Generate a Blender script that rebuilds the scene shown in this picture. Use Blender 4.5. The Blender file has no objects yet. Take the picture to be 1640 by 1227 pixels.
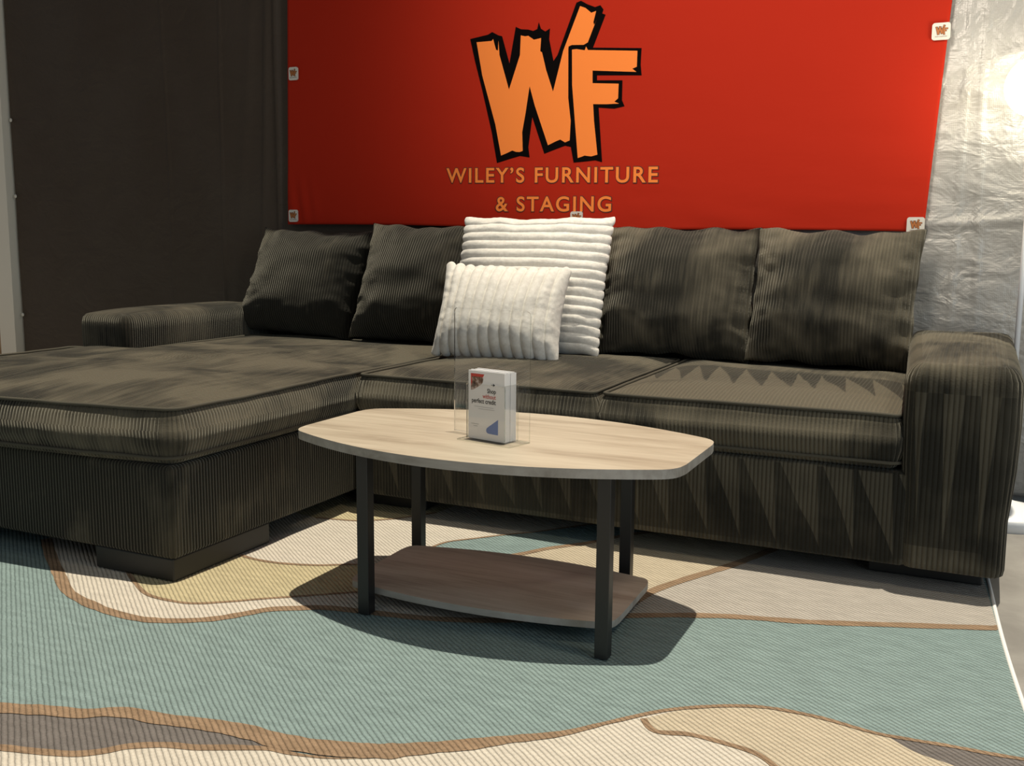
import bpy, bmesh, math, random
from mathutils import Vector, Matrix, noise

random.seed(7)
S = bpy.context.scene
COL = S.collection
PI = math.pi

# ------------------------------------------------------------------ camera
FPX = 1600.0
cd = bpy.data.cameras.new('camera')
cd.sensor_fit = 'HORIZONTAL'
cd.sensor_width = 36.0
cd.lens = FPX * 36.0 / 1640.0
cd.clip_start = 0.05
cam = bpy.data.objects.new('camera', cd)
COL.objects.link(cam)
yaw, pitch, roll = 0.4392, -0.1432, 0.0081
fw = Vector((-math.sin(yaw) * math.cos(pitch), math.cos(yaw) * math.cos(pitch), math.sin(pitch)))
rt = Vector((math.cos(yaw), math.sin(yaw), 0))
up = rt.cross(fw)
rt, up = (math.cos(roll) * rt + math.sin(roll) * up, -math.sin(roll) * rt + math.cos(roll) * up)
cam.matrix_world = Matrix(((rt.x, up.x, -fw.x, 1.8364), (rt.y, up.y, -fw.y, -2.7012), (rt.z, up.z, -fw.z, 0.8926), (0, 0, 0, 1)))
S.camera = cam

# ------------------------------------------------------------------ light
S.view_settings.view_transform = 'Standard'
S.view_settings.look = 'None'
S.view_settings.gamma = 1.0
S.view_settings.use_curve_mapping = False
S.view_settings.exposure = 0.0

W = bpy.data.worlds.new('world')
S.world = W
W.use_nodes = True
bg = W.node_tree.nodes['Background']
bg.inputs[0].default_value = (0.80, 0.90, 1.0, 1)
bg.inputs[1].default_value = 0.12


def light(name, kind, loc, target, energy, color, **kw):
    d = bpy.data.lights.new(name, kind)
    d.energy = energy
    d.color = color
    for k, v in kw.items():
        setattr(d, k, v)
    o = bpy.data.objects.new(name, d)
    COL.objects.link(o)
    o.location = loc
    o.rotation_euler = (Vector(target) - Vector(loc)).to_track_quat('-Z', 'Y').to_euler()
    return o


# sun through the skylight, almost straight down
light('sun', 'SUN', (0.9, -0.2, 6), (0.9 - 0.10, -0.2 - 0.12, 4.0), 4.5, (1.0, 0.91, 0.75), angle=math.radians(0.6))
# daylight through the shop front, behind and to the right of the camera
light('shop_front_daylight', 'AREA', (4.6, -2.6, 1.3), (1.2, 0.4, 0.4), 34, (0.66, 0.84, 1.0), shape='RECTANGLE', size=2.2, size_y=2.0)
# added warm fill for the right cushion and banner end, no known fitting
light('warm_fill_right', 'AREA', (2.9, -1.0, 3.0), (1.5, 0.9, 0.9), 17, (1.0, 0.86, 0.66), shape='DISK', size=0.5)
# added spot to brighten the banner and emblem, stands for no known lamp
light('banner_fill', 'SPOT', (1.0, -1.3, 2.55), (0.95, 1.1, 1.85), 190, (1.0, 0.90, 0.78), spot_size=math.radians(70), spot_blend=0.85, shadow_soft_size=0.3)
# added soft fill from behind the camera for the front faces
light('front_fill', 'AREA', (0.6, -4.2, 3.0), (0.8, 0.5, 0.5), 11, (1.0, 0.92, 0.80), shape='RECTANGLE', size=2.5, size_y=1.2)

# ------------------------------------------------------------------ helpers
def empty(name, loc=(0, 0, 0), rz=0):
    o = bpy.data.objects.new(name, None)
    o.empty_display_size = 0.05
    COL.objects.link(o)
    o.location = loc
    o.rotation_euler = (0, 0, rz)
    return o


def tag(o, label=None, cat=None, group=None, kind=None):
    if label: o['label'] = label
    if cat: o['category'] = cat
    if group: o['group'] = group
    if kind: o['kind'] = kind
    return o


def link(name, me, parent=None, mats=()):
    o = bpy.data.objects.new(name, me)
    COL.objects.link(o)
    if parent is not None: o.parent = parent
    for m in mats: me.materials.append(m)
    return o


def mesh(name, vs, fs, mat, parent=None, uv=None, smooth=True, mi=None):
    me = bpy.data.meshes.new(name)
    me.from_pydata([tuple(v) for v in vs], [], fs)
    if uv is not None:
        l = me.uv_layers.new(name='rib')
        flat = []
        for q in uv:
            for t in q: flat.extend(t)
        l.data.foreach_set('uv', flat)
    if smooth:
        me.polygons.foreach_set('use_smooth', [True] * len(me.polygons))
    o = link(name, me, parent, mat if isinstance(mat, (list, tuple)) else (mat,))
    if mi is not None: me.polygons.foreach_set('material_index', mi)
    me.update()
    return o


def bm_obj(name, bm, mat, parent=None, smooth=False):
    bmesh.ops.recalc_face_normals(bm, faces=bm.faces)
    me = bpy.data.meshes.new(name)
    bm.to_mesh(me); bm.free()
    if smooth: me.polygons.foreach_set('use_smooth', [True] * len(me.polygons))
    return link(name, me, parent, mat if isinstance(mat, (list, tuple)) else (mat,))


def box(name, a, b, mat, parent=None, bev=0.0, rz=0.0, c=None):
    bm = bmesh.new()
    bmesh.ops.create_cube(bm, size=1)
    a, b = Vector(a), Vector(b)
    m = (a + b) / 2
    for v in bm.verts:
        v.co = Vector((v.co.x * (b.x - a.x), v.co.y * (b.y - a.y), v.co.z * (b.z - a.z))) + m
    if bev:
        bmesh.ops.bevel(bm, geom=bm.edges[:], offset=bev, segments=3, affect='EDGES', profile=0.5)
    if rz:
        bmesh.ops.rotate(bm, verts=bm.verts, cent=Vector(c) if c else m, matrix=Matrix.Rotation(rz, 3, 'Z'))
    return bm_obj(name, bm, mat, parent)


def rrect(x0, x1, y0, y1, r, n=8, step=0.04):
    """rounded rectangle, CCW, starting at the front left going +x, densified"""
    cs = [(x1 - r, y0 + r, -PI / 2), (x1 - r, y1 - r, 0), (x0 + r, y1 - r, PI / 2), (x0 + r, y0 + r, PI)]
    pts = [(x0 + r, y0)]
    for cx, cy, a0 in cs:
        for i in range(n + 1):
            a = a0 + i / n * PI / 2
            pts.append((cx + r * math.cos(a), cy + r * math.sin(a)))
    return densify(pts[:-1], step)


def densify(pts, step):
    out = []
    for i, p in enumerate(pts):
        q = pts[(i + 1) % len(pts)]
        d = math.dist(p, q)
        if d < 1e-6: continue
        k = max(1, int(math.ceil(d / step)))
        for j in range(k):
            out.append((p[0] + (q[0] - p[0]) * j / k, p[1] + (q[1] - p[1]) * j / k))
    return out


def normals2(pts):
    n = len(pts); out = []
    for i in range(n):
        a, b = pts[i - 1], pts[(i + 1) % n]
        dx, dy = b[0] - a[0], b[1] - a[1]
        l = math.hypot(dx, dy) or 1
        out.append((dy / l, -dx / l))
    return out


def slab(name, outline, prof, crown, mat, parent, center=None, caps=14, wob=0.0, seed=0.0, bulge=0.0, bottom=True, capf=None):
    """upholstered block: outline CCW, prof = [(inset, z)] bottom to top, top cap crowned"""
    n = len(outline); nr = normals2(outline)
    cx = center[0] if center else sum(p[0] for p in outline) / n
    cy = center[1] if center else sum(p[1] for p in outline) / n
    s = [outline[0][0]]
    for i in range(n): s.append(s[-1] + math.dist(outline[i], outline[(i + 1) % n]))
    vs, fs, uv = [], [], []
    zs = [z for _, z in prof]; zmin, zmax = min(zs), max(zs)

    def wobble(x, y, z):
        if not wob: return 0.0
        return wob * noise.noise(Vector((x * 3 + seed, y * 3, z * 4 + seed))) + 0.4 * wob * noise.noise(Vector((x * 9, y * 9 + seed, z * 11)))
    for ins, z in prof:
        t = (z - zmin) / max(1e-6, zmax - zmin)
        for i, (x, y) in enumerate(outline):
            d = -ins + wobble(x, y, z) * math.sin(PI * t) + bulge * math.sin(PI * t)
            vs.append((x + nr[i][0] * d, y + nr[i][1] * d, z + wobble(x + 5, y, z) * 0.4 * t))
    m = len(prof)
    for k in range(m - 1):
        for i in range(n):
            j = (i + 1) % n
            fs.append((k * n + i, k * n + j, (k + 1) * n + j, (k + 1) * n + i))
            uv.append(((s[i], prof[k][1] - 2), (s[i + 1], prof[k][1] - 2), (s[i + 1], prof[k + 1][1] - 2), (s[i], prof[k + 1][1] - 2)))
    base = (m - 1) * n
    last = [vs[base + i] for i in range(n)]
    prev = list(range(base, base + n))
    for k in range(1, caps + 1):
        t = 1 - k / caps
        t = t ** 1.0
        if k < caps:
            cur = []
            for i in range(n):
                x = cx + (last[i][0] - cx) * t; y = cy + (last[i][1] - cy) * t
                z = last[i][2] + crown * (1 - t ** 4) + wobble(x, y + 3, 1) * 0.6 * min(1, (1 - t) * 4)
                if capf: z += capf(x, y) * min(1, (1 - t) * 5)
                cur.append(len(vs)); vs.append((x, y, z))
            for i in range(n):
                j = (i + 1) % n
                f = (prev[i], prev[j], cur[j], cur[i]); fs.append(f)
                uv.append(tuple((vs[q][0], vs[q][1]) for q in f))
            prev = cur
        else:
            c = len(vs); vs.append((cx, cy, sum(vs[q][2] for q in prev) / n))
            for i in range(n):
                f = (prev[i], prev[(i + 1) % n], c); fs.append(f)
                uv.append(tuple((vs[q][0], vs[q][1]) for q in f))
    if bottom:
        fs.append(tuple(range(n - 1, -1, -1)))
        uv.append(tuple((vs[q][0], vs[q][1]) for q in range(n - 1, -1, -1)))
    return mesh(name, vs, fs, mat, parent, uv)


def tube(name, path, r, mat, parent=None, closed=False, seg=8, radii=None):
    vs, fs = [], []
    P = [Vector(p) for p in path]; n = len(P)
    for i in range(n):
        if closed: t = P[(i + 1) % n] - P[i - 1]
        else: t = P[min(i + 1, n - 1)] - P[max(i - 1, 0)]
        t.normalize()
        a = t.cross(Vector((0, 0, 1)))
        if a.length < 1e-3: a = t.cross(Vector((1, 0, 0)))
        a.normalize(); b = t.cross(a)
        rr = radii[i] if radii else r
        for k in range(seg):
            an = 2 * PI * k / seg
            vs.append(P[i] + rr * (math.cos(an) * a + math.sin(an) * b))
    for i in range(n if closed else n - 1):
        j = (i + 1) % n
        for k in range(seg):
            l = (k + 1) % seg
            fs.append((i * seg + k, i * seg + l, j * seg + l, j * seg + k))
    if not closed:
        fs.append(tuple(range(seg - 1, -1, -1))); fs.append(tuple(range((n - 1) * seg, n * seg)))
    return mesh(name, vs, fs, mat, parent)


def lathe(name, prof, mat, parent=None, seg=40, loc=(0, 0, 0)):
    vs, fs = [], []
    for r, z in prof:
        for k in range(seg):
            a = 2 * PI * k / seg
            vs.append((loc[0] + r * math.cos(a), loc[1] + r * math.sin(a), loc[2] + z))
    for i in range(len(prof) - 1):
        for k in range(seg):
            l = (k + 1) % seg
            fs.append((i * seg + k, i * seg + l, (i + 1) * seg + l, (i + 1) * seg + k))
    fs.append(tuple(range(seg - 1, -1, -1)))
    fs.append(tuple(range((len(prof) - 1) * seg, len(prof) * seg)))
    return mesh(name, vs, fs, mat, parent)


def crom(pts, k=6):
    out = []
    n = len(pts)
    for i in range(n - 1):
        p0, p1, p2, p3 = pts[max(i - 1, 0)], pts[i], pts[i + 1], pts[min(i + 2, n - 1)]
        for j in range(k):
            t = j / k
            out.append(tuple(0.5 * (2 * b + (c - a) * t + (2 * a - 5 * b + 4 * c - d) * t * t + (-a + 3 * b - 3 * c + d) * t ** 3)
                             for a, b, c, d in zip(p0, p1, p2, p3)))
    out.append(pts[-1])
    return out


# ------------------------------------------------------------------ materials
def mat(name, color=(0.5, 0.5, 0.5), rough=0.6, **kw):
    m = bpy.data.materials.new(name)
    m.use_nodes = True
    b = m.node_tree.nodes['Principled BSDF']
    b.inputs['Base Color'].default_value = (*color, 1)
    b.inputs['Roughness'].default_value = rough
    for k, v in kw.items(): b.inputs[k].default_value = v
    return m


class N:
    def __init__(s, m):
        s.t = m.node_tree; s.b = s.t.nodes['Principled BSDF']

    def new(s, ty, **kw):
        n = s.t.nodes.new(ty)
        for k, v in kw.items(): setattr(n, k, v)
        return n

    def l(s, a, b): s.t.links.new(a, b)

    def math(s, op, a, b=None, c=None, clamp=False):
        n = s.new('ShaderNodeMath', operation=op); n.use_clamp = clamp
        for i, v in enumerate((a, b, c)):
            if v is None: continue
            if isinstance(v, (int, float)): n.inputs[i].default_value = v
            else: s.l(v, n.inputs[i])
        return n.outputs[0]

    def noise(s, vec, scale, detail=3, rough=0.55, dist=0.0):
        n = s.new('ShaderNodeTexNoise')
        n.inputs['Scale'].default_value = scale; n.inputs['Detail'].default_value = detail
        n.inputs['Roughness'].default_value = rough; n.inputs['Distortion'].default_value = dist
        if vec is not None: s.l(vec, n.inputs['Vector'])
        return n.outputs['Fac']

    def mapping(s, vec, scale=(1, 1, 1), loc=(0, 0, 0), rot=(0, 0, 0)):
        n = s.new('ShaderNodeMapping')
        n.inputs['Scale'].default_value = scale; n.inputs['Location'].default_value = loc; n.inputs['Rotation'].default_value = rot
        s.l(vec, n.inputs['Vector']); return n.outputs[0]

    def ramp(s, fac, stops):
        n = s.new('ShaderNodeValToRGB')
        r = n.color_ramp
        while len(r.elements) < len(stops): r.elements.new(0.5)
        for e, (p, c) in zip(r.elements, stops):
            e.position = p; e.color = (*c, 1) if len(c) == 3 else c
        s.l(fac, n.inputs[0]); return n.outputs[0]

    def mix(s, fac, a, b):
        n = s.new('ShaderNodeMix', data_type='RGBA')
        if isinstance(fac, (int, float)): n.inputs[0].default_value = fac
        else: s.l(fac, n.inputs[0])
        for i, v in ((6, a), (7, b)):
            if isinstance(v, tuple): n.inputs[i].default_value = (*v, 1)
            else: s.l(v, n.inputs[i])
        return n.outputs[2]

    def bump(s, h, strength, dist):
        n = s.new('ShaderNodeBump')
        n.inputs['Strength'].default_value = strength; n.inputs['Distance'].default_value = dist
        s.l(h, n.inputs['Height']); s.l(n.outputs[0], s.b.inputs['Normal']); return n

    def obj(s): return s.new('ShaderNodeTexCoord').outputs['Object']

    def uv(s):
        n = s.new('ShaderNodeUVMap'); n.uv_map = 'rib'; return n.outputs[0]


NAP_DARK = (0.0175, 0.0165, 0.0125)
NAP_LIGHT = (0.100, 0.088, 0.062)


def corduroy(name, zig=None, light_bias=0.0, period=0.0112, lead=0.0):
    """ribbed cord; the pile lies either way, so brushed patches look paler"""
    m = mat(name, NAP_DARK, 0.85)
    n = N(m)
    uv = n.uv(); sep = n.new('ShaderNodeSeparateXYZ'); n.l(uv, sep.inputs[0])
    u, v = sep.outputs[0], sep.outputs[1]
    ob = n.obj()
    h = n.math('POWER', n.math('ABSOLUTE', n.math('SINE', n.math('MULTIPLY', u, PI / period))), 0.7)
    big = n.noise(ob, 3.2, 3, 0.5, 0.6)
    streak = n.noise(n.mapping(uv, (55, 5, 1)), 1.0, 2, 0.5)
    f = n.math('ADD', n.math('MULTIPLY', big, 1.9), n.math('MULTIPLY', streak, 0.55))
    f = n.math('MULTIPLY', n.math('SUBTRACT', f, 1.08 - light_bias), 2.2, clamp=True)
    if zig:
        T, v0, v1, skew, up_ = zig      # wedges of brushed pile: full width at v0, nothing at v1
        t = n.math('DIVIDE', n.math('SUBTRACT', v, v0), v1 - v0)
        jit = n.math('MULTIPLY', n.noise(n.mapping(uv, (8, 0.3, 1)), 1.0, 1), 0.5)
        ph = n.math('FRACT', n.math('ADD', n.math('DIVIDE', n.math('ADD', u, n.math('MULTIPLY', t, skew)), T), jit))
        w = n.math('MULTIPLY', n.math('SUBTRACT', 1.0, t), up_)
        inside = n.math('MULTIPLY', n.math('SUBTRACT', w, ph), 25.0, clamp=True)
        rng = n.math('MULTIPLY', n.math('GREATER_THAN', t, 0.0), n.math('LESS_THAN', t, 1.0))
        wedge = n.math('MULTIPLY', inside, rng)
        f = n.math('ADD', n.math('MULTIPLY', f, n.math('SUBTRACT', 1.0, n.math('MULTIPLY', rng, 0.85 if lead else 0.6))), n.math('MULTIPLY', wedge, 0.75 if lead else 0.5), clamp=True)
    if lead:
        ahead = n.math('MULTIPLY', n.math('LESS_THAN', v, zig[1]), n.math('GREATER_THAN', v, -1.0))
        f = n.math('ADD', f, n.math('MULTIPLY', ahead, lead), clamp=True)
    col = n.mix(f, NAP_DARK, NAP_LIGHT)
    n.l(col, n.b.inputs['Base Color'])
    n.b.inputs['Specular IOR Level'].default_value = 0.15
    n.b.inputs['Sheen Weight'].default_value = 0.25
    n.b.inputs['Sheen Roughness'].default_value = 0.45
    n.b.inputs['Sheen Tint'].default_value = (0.75, 0.72, 0.6, 1)
    fine = n.noise(ob, 260, 2)
    hh = n.math('ADD', h, n.math('MULTIPLY', fine, 0.25))
    n.bump(hh, 1.0, 0.0042)
    return m


M_CORD = corduroy('corduroy')
M_CORD_DARK = corduroy('corduroy_chaise_base', light_bias=-0.16)  # darker copy of the corduroy: shade on the chaise base put into its colour
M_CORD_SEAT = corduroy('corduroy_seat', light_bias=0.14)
M_CORD_BASE = corduroy('corduroy_base', zig=(0.10, -1.70, -1.925, -0.10, 0.85))
M_CORD_BRUSHED = corduroy('corduroy_brushed_seat', zig=(0.08, 0.26, 0.62, 0.5 * 0.08, 1.0), light_bias=0.10, lead=0.55)
M_PIPE = mat('corduroy_piping', (0.06, 0.054, 0.038), 0.9)
M_FOOT = mat('black_plastic', (0.012, 0.012, 0.011), 0.5)
M_SHELL = mat('sofa_back_cloth', (0.03, 0.027, 0.02), 0.9)
M_BLACK = mat('black_metal', (0.012, 0.012, 0.012), 0.42)
M_WHITE = mat('white_metal', (0.72, 0.74, 0.76), 0.4)
M_PAPER = mat('white_paper', (0.82, 0.82, 0.82), 0.6)
M_INK = mat('black_ink', (0.012, 0.012, 0.014), 0.6)
M_REDINK = mat('red_ink', (0.55, 0.06, 0.04), 0.6)
M_GREYINK = mat('grey_ink', (0.45, 0.46, 0.47), 0.6)
M_BLUEINK = mat('blue_ink', (0.10, 0.19, 0.48), 0.6)
M_LOGO_BLACK = mat('logo_black', (0.004, 0.003, 0.003), 0.9, **{'Specular IOR Level': 0.05})
M_LOGO_ORANGE = mat('logo_orange', (1.0, 0.27, 0.055), 0.8, **{'Specular IOR Level': 0.1})
M_TEXT_EDGE = mat('lettering_edge', (0.10, 0.022, 0.010), 0.7)
M_STICKER = mat('sticker_white', (0.72, 0.68, 0.60), 0.45)
M_STICKER_BROWN = mat('sticker_brown', (0.10, 0.035, 0.012), 0.6)
M_STICKER_ORANGE = mat('sticker_orange', (0.45, 0.15, 0.035), 0.6)
M_CORDBLACK = mat('black_cable', (0.01, 0.01, 0.01), 0.5)


def mk_plush():
    m = mat('white_plush', (0.80, 0.76, 0.68), 0.95)
    n = N(m)
    ob = n.obj()
    f = n.math('ADD', n.math('MULTIPLY', n.noise(ob, 90, 4, 0.7), 0.6), n.math('MULTIPLY', n.noise(ob, 330, 3, 0.7), 0.6))
    n.l(n.ramp(n.noise(ob, 70, 4, 0.7), [(0.3, (0.64, 0.61, 0.55)), (0.65, (0.76, 0.74, 0.68))]), n.b.inputs['Base Color'])
    n.b.inputs['Sheen Weight'].default_value = 0.3
    n.b.inputs['Specular IOR Level'].default_value = 0.1
    n.bump(f, 0.6, 0.003)
    return m


M_PLUSH = mk_plush()


def mk_wood(name, c0, c1, c2, rough):
    m = mat(name, c1, rough)
    n = N(m); ob = n.obj()
    g = n.noise(n.mapping(ob, (2.2, 16, 8)), 1.0, 5, 0.62, 0.6)
    g2 = n.noise(n.mapping(ob, (5, 150, 40)), 1.0, 3, 0.6)
    f = n.math('ADD', n.math('MULTIPLY', g, 0.75), n.math('MULTIPLY', g2, 0.25))
    n.l(n.ramp(f, [(0.36, c0), (0.49, c1), (0.62, c2)]), n.b.inputs['Base Color'])
    n.bump(g2, 0.15, 0.001)
    return m


M_TOP = mk_wood('grey_oak_laminate', (0.32, 0.265, 0.195), (0.435, 0.375, 0.285), (0.51, 0.45, 0.35), 0.42)
M_EDGE = mk_wood('grey_oak_edge', (0.20, 0.18, 0.155), (0.30, 0.28, 0.25), (0.38, 0.36, 0.33), 0.5)
M_SHELF = mk_wood('shelf_oak_laminate', (0.36, 0.28, 0.22), (0.48, 0.39, 0.31), (0.56, 0.47, 0.39), 0.5)


def mk_rug(name, col, var=0.16):
    m = mat(name, col, 0.95)
    n = N(m); ob = n.obj()
    # diagonal cords of yarn
    r = n.mapping(ob, (1, 1, 1), rot=(0, 0, math.radians(38)))
    sep = n.new('ShaderNodeSeparateXYZ'); n.l(r, sep.inputs[0])
    wob_ = n.math('MULTIPLY', n.noise(ob, 40, 2), 0.004)
    a = n.math('POWER', n.math('ABSOLUTE', n.math('SINE', n.math('MULTIPLY', n.math('ADD', sep.outputs[1], wob_), PI / 0.0105))), 0.6)
    b = n.math('SINE', n.math('MULTIPLY', sep.outputs[0], 2 * PI / 0.011))
    h = n.math('ADD', n.math('MULTIPLY', a, 1.0), n.math('MULTIPLY', b, 0.12))
    fl = n.noise(n.mapping(ob, (14, 55, 1), rot=(0, 0, 0.25)), 1.0, 3, 0.6)
    fl2 = n.noise(ob, 420, 2)
    f = n.math('ADD', n.math('MULTIPLY', fl, 0.6), n.math('MULTIPLY', fl2, 0.4))
    lo = tuple(c * (1 - var) for c in col); hi = tuple(min(1, c * (1 + var)) for c in col)
    n.l(n.ramp(f, [(0.35, lo), (0.65, hi)]), n.b.inputs['Base Color'])
    n.b.inputs['Specular IOR Level'].default_value = 0.1
    n.bump(n.math('ADD', h, n.math('MULTIPLY', fl2, 0.35)), 1.0, 0.0040)
    return m


RUGM = [mk_rug('rug_teal', (0.220, 0.292, 0.284)), mk_rug('rug_cream', (0.58, 0.53, 0.45), 0.10), mk_rug('rug_gold', (0.49, 0.425, 0.265), 0.14),
        mk_rug('rug_brown', (0.285, 0.195, 0.125), 0.22), mk_rug('rug_grey', (0.165, 0.148, 0.138)), mk_rug('rug_tan', (0.50, 0.43, 0.32), 0.12),
        mk_rug('rug_stone', (0.42, 0.385, 0.34), 0.12)]
TEAL, CREAM, GOLD, BROWN, GREY, TAN, STONE = range(7)


def mk_tarp(name, c0, c1, rough, metal, amp):
    m = mat(name, c0, rough, Metallic=metal)
    n = N(m); ob = n.obj()
    f = n.noise(ob, 2.2, 4, 0.55)
    n.l(n.ramp(f, [(0.35, c0), (0.65, c1)]), n.b.inputs['Base Color'])
    w1 = n.noise(n.mapping(ob, (5, 1, 7)), 1.0, 3, 0.5, 1.2)
    w2 = n.noise(n.mapping(ob, (16, 1, 24)), 1.0, 3, 0.55, 0.8)
    sep = n.new('ShaderNodeSeparateXYZ'); n.l(ob, sep.inputs[0])
    wv = n.math('MULTIPLY', n.math('ADD', n.math('SINE', n.math('MULTIPLY', sep.outputs[0], 2 * PI / 0.006)), n.math('SINE', n.math('MULTIPLY', sep.outputs[2], 2 * PI / 0.006))), 0.004)
    h = n.math('ADD', n.math('ADD', w1, n.math('MULTIPLY', w2, 0.28)), wv)
    n.bump(h, 1.0, amp)
    return m


M_TARP_DARK = mk_tarp('brown_tarp_sheet', (0.062, 0.039, 0.023), (0.072, 0.049, 0.032), 0.62, 0.0, 0.010)
M_TARP_SILVER = mk_tarp('silver_tarp_sheet', (0.36, 0.35, 0.325), (0.48, 0.465, 0.43), 0.42, 0.22, 0.018)


def mk_banner():
    m = mat('red_banner_cloth', (0.46, 0.024, 0.009), 0.75)
    n = N(m); ob = n.obj()
    w = n.noise(n.mapping(ob, (3, 1, 9)), 1.0, 3, 0.5)
    n.bump(w, 0.5, 0.010)
    n.b.inputs['Specular IOR Level'].default_value = 0.08
    return m


M_BANNER = mk_banner()


def mk_concrete():
    m = mat('polished_concrete', (0.36, 0.34, 0.31), 0.42)
    n = N(m); ob = n.obj()
    f = n.noise(ob, 4.0, 6, 0.65, 0.4)
    n.l(n.ramp(f, [(0.32, (0.19, 0.178, 0.162)), (0.68, (0.31, 0.295, 0.27))]), n.b.inputs['Base Color'])
    n.bump(n.noise(ob, 60, 4), 0.1, 0.002)
    return m


M_CONC = mk_concrete()


def mk_wall():
    m = mat('painted_board', (0.25, 0.24, 0.22), 0.8)
    n = N(m); n.bump(n.noise(n.obj(), 50, 3), 0.2, 0.002)
    return m


M_WALL = mk_wall()
M_TRIMW = mat('white_painted_timber', (0.90, 0.82, 0.70), 0.6)
M_STUD = mk_wood('raw_timber', (0.30, 0.17, 0.08), (0.40, 0.25, 0.13), (0.46, 0.30, 0.17), 0.7)


def mk_acrylic(name, tint, gloss):
    m = bpy.data.materials.new(name); m.use_nodes = True
    t = m.node_tree; t.nodes.remove(t.nodes['Principled BSDF'])
    out = t.nodes['Material Output']
    tr = t.nodes.new('ShaderNodeBsdfTransparent'); tr.inputs[0].default_value = (*tint, 1)
    gl = t.nodes.new('ShaderNodeBsdfGlossy'); gl.inputs['Roughness'].default_value = 0.03
    fr = t.nodes.new('ShaderNodeFresnel'); fr.inputs[0].default_value = 1.49
    mu = t.nodes.new('ShaderNodeMath'); mu.operation = 'MULTIPLY'; mu.inputs[1].default_value = gloss
    mx = t.nodes.new('ShaderNodeMixShader')
    t.links.new(fr.outputs[0], mu.inputs[0]); t.links.new(mu.outputs[0], mx.inputs[0])
    t.links.new(tr.outputs[0], mx.inputs[1]); t.links.new(gl.outputs[0], mx.inputs[2]); t.links.new(mx.outputs[0], out.inputs[0])
    return m


M_ACRYL = mk_acrylic('clear_acrylic', (0.998, 0.999, 0.998), 0.28)
M_ACRYL_EDGE = mk_acrylic('acrylic_cut_edge', (0.80, 0.83, 0.80), 1.0)


def mk_glow():
    m = mat('glowing_globe', (1, 1, 1), 0.4)
    b = m.node_tree.nodes['Principled BSDF']
    b.inputs['Emission Color'].default_value = (1.0, 0.90, 0.70, 1)
    b.inputs['Emission Strength'].default_value = 17.0
    return m


M_GLOW = mk_glow()

# ------------------------------------------------------------------ setting
FZ = -0.010
bm = bmesh.new()
for x, y in ((-5, -5), (6, -5), (6, 1.16), (-5, 1.16)): bm.verts.new((x, y, FZ))
bm.faces.new(bm.verts)
tag(bm_obj('floor', bm, M_CONC), 'grey polished concrete floor', kind='structure')
tag(box('wall_back', (-5, 1.16, FZ), (6, 1.26, 3.4), M_WALL), 'wall behind the hung sheets', kind='structure')
tag(box('trim_1', (-3.085, 1.09, FZ), (-2.965, 1.16, 3.4), M_TRIMW), 'white painted upright at the left end of the brown sheet', kind='structure')
tag(box('trim_2', (-3.36, 1.10, FZ), (-3.09, 1.16, 3.4), M_STUD), 'bare timber upright left of the white one', kind='structure')


def sheet(name, x0, x1, z0, z1, y, mat_, fy, nx, nz, parent=None, thick=0.002, edge=None):
    vs, fs = [], []
    for k in range(nz + 1):
        for i in range(nx + 1):
            a, b = i / nx, k / nz
            z = z0 + (z1 - z0) * b
            xa, xb = (x0, x1) if edge is None else edge(z)
            x = xa + (xb - xa) * a
            vs.append((x, y + fy(x, z), z))
    for k in range(nz):
        for i in range(nx):
            q = k * (nx + 1) + i
            fs.append((q, q + 1, q + nx + 2, q + nx + 1))
    o = mesh(name, vs, fs, mat_, parent)
    s = o.modifiers.new('thickness', 'SOLIDIFY'); s.thickness = thick; s.offset = 0
    return o


def ridge(x, c, w, h): return -h * math.exp(-((x - c) / w) ** 2)


def f_dark(x, z):
    d = ridge(x, -1.86 + 0.02 * math.sin(z * 1.5), 0.008, 0.006) + ridge(x, -1.52 + 0.012 * z, 0.007, 0.007) + ridge(x, -1.165, 0.016, 0.016)
    d += ridge(x, -1.24 + 0.05 * (z - 1.4), 0.02, 0.012) + ridge(x, -1.36 + 0.1 * (z - 1.4), 0.03, 0.006)
    d += 0.006 * noise.noise(Vector((x * 7, z * 0.9, 0.3))) + 0.004 * noise.noise(Vector((x * 2, z * 2, 4)))
    return d


def f_silver(x, z):
    d = ridge(x, 1.80 + 0.015 * math.sin(z * 3), 0.006, 0.006) + ridge(x, 1.735, 0.008, 0.004) + ridge(x, 2.02, 0.008, 0.004)
    d += ridge(z, 0.985 + 0.03 * math.sin(x * 3), 0.014, 0.011)
    d += ridge(z + 0.35 * x, 2.02, 0.03, 0.006) + ridge(z - 0.25 * x, 1.05, 0.03, 0.006)
    d += 0.007 * noise.noise(Vector((x * 3, z * 7, 0.9))) + 0.004 * noise.noise(Vector((x * 11, z * 16, 4)))
    return d


td = sheet('tarp', -2.945, 0.40, 0.02, 3.2, 1.13, M_TARP_DARK, f_dark, 420, 60)
tag(td, 'dark brown plastic sheet hung behind the left half of the sofa', 'tarp', 'hung plastic sheets')
for x, z in ((-2.93, 1.50), (-2.93, 1.10), (-2.93, 0.46)):
    lathe('grommet', [(0.003, 0), (0.010, 0), (0.010, 0.003), (0.003, 0.003)], M_STICKER, None, 14)
    g = COL.objects[-1]
    g.rotation_euler = (PI / 2, 0, 0); g.location = (x, 1.118, z); g.parent = td
ts = sheet('tarp', 0.42, 3.6, 0.02, 3.2, 1.13, M_TARP_SILVER, f_silver, 300, 240)
tag(ts, 'crinkled silver plastic sheet hung behind the floor lamp on the right', 'tarp', 'hung plastic sheets')

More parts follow.
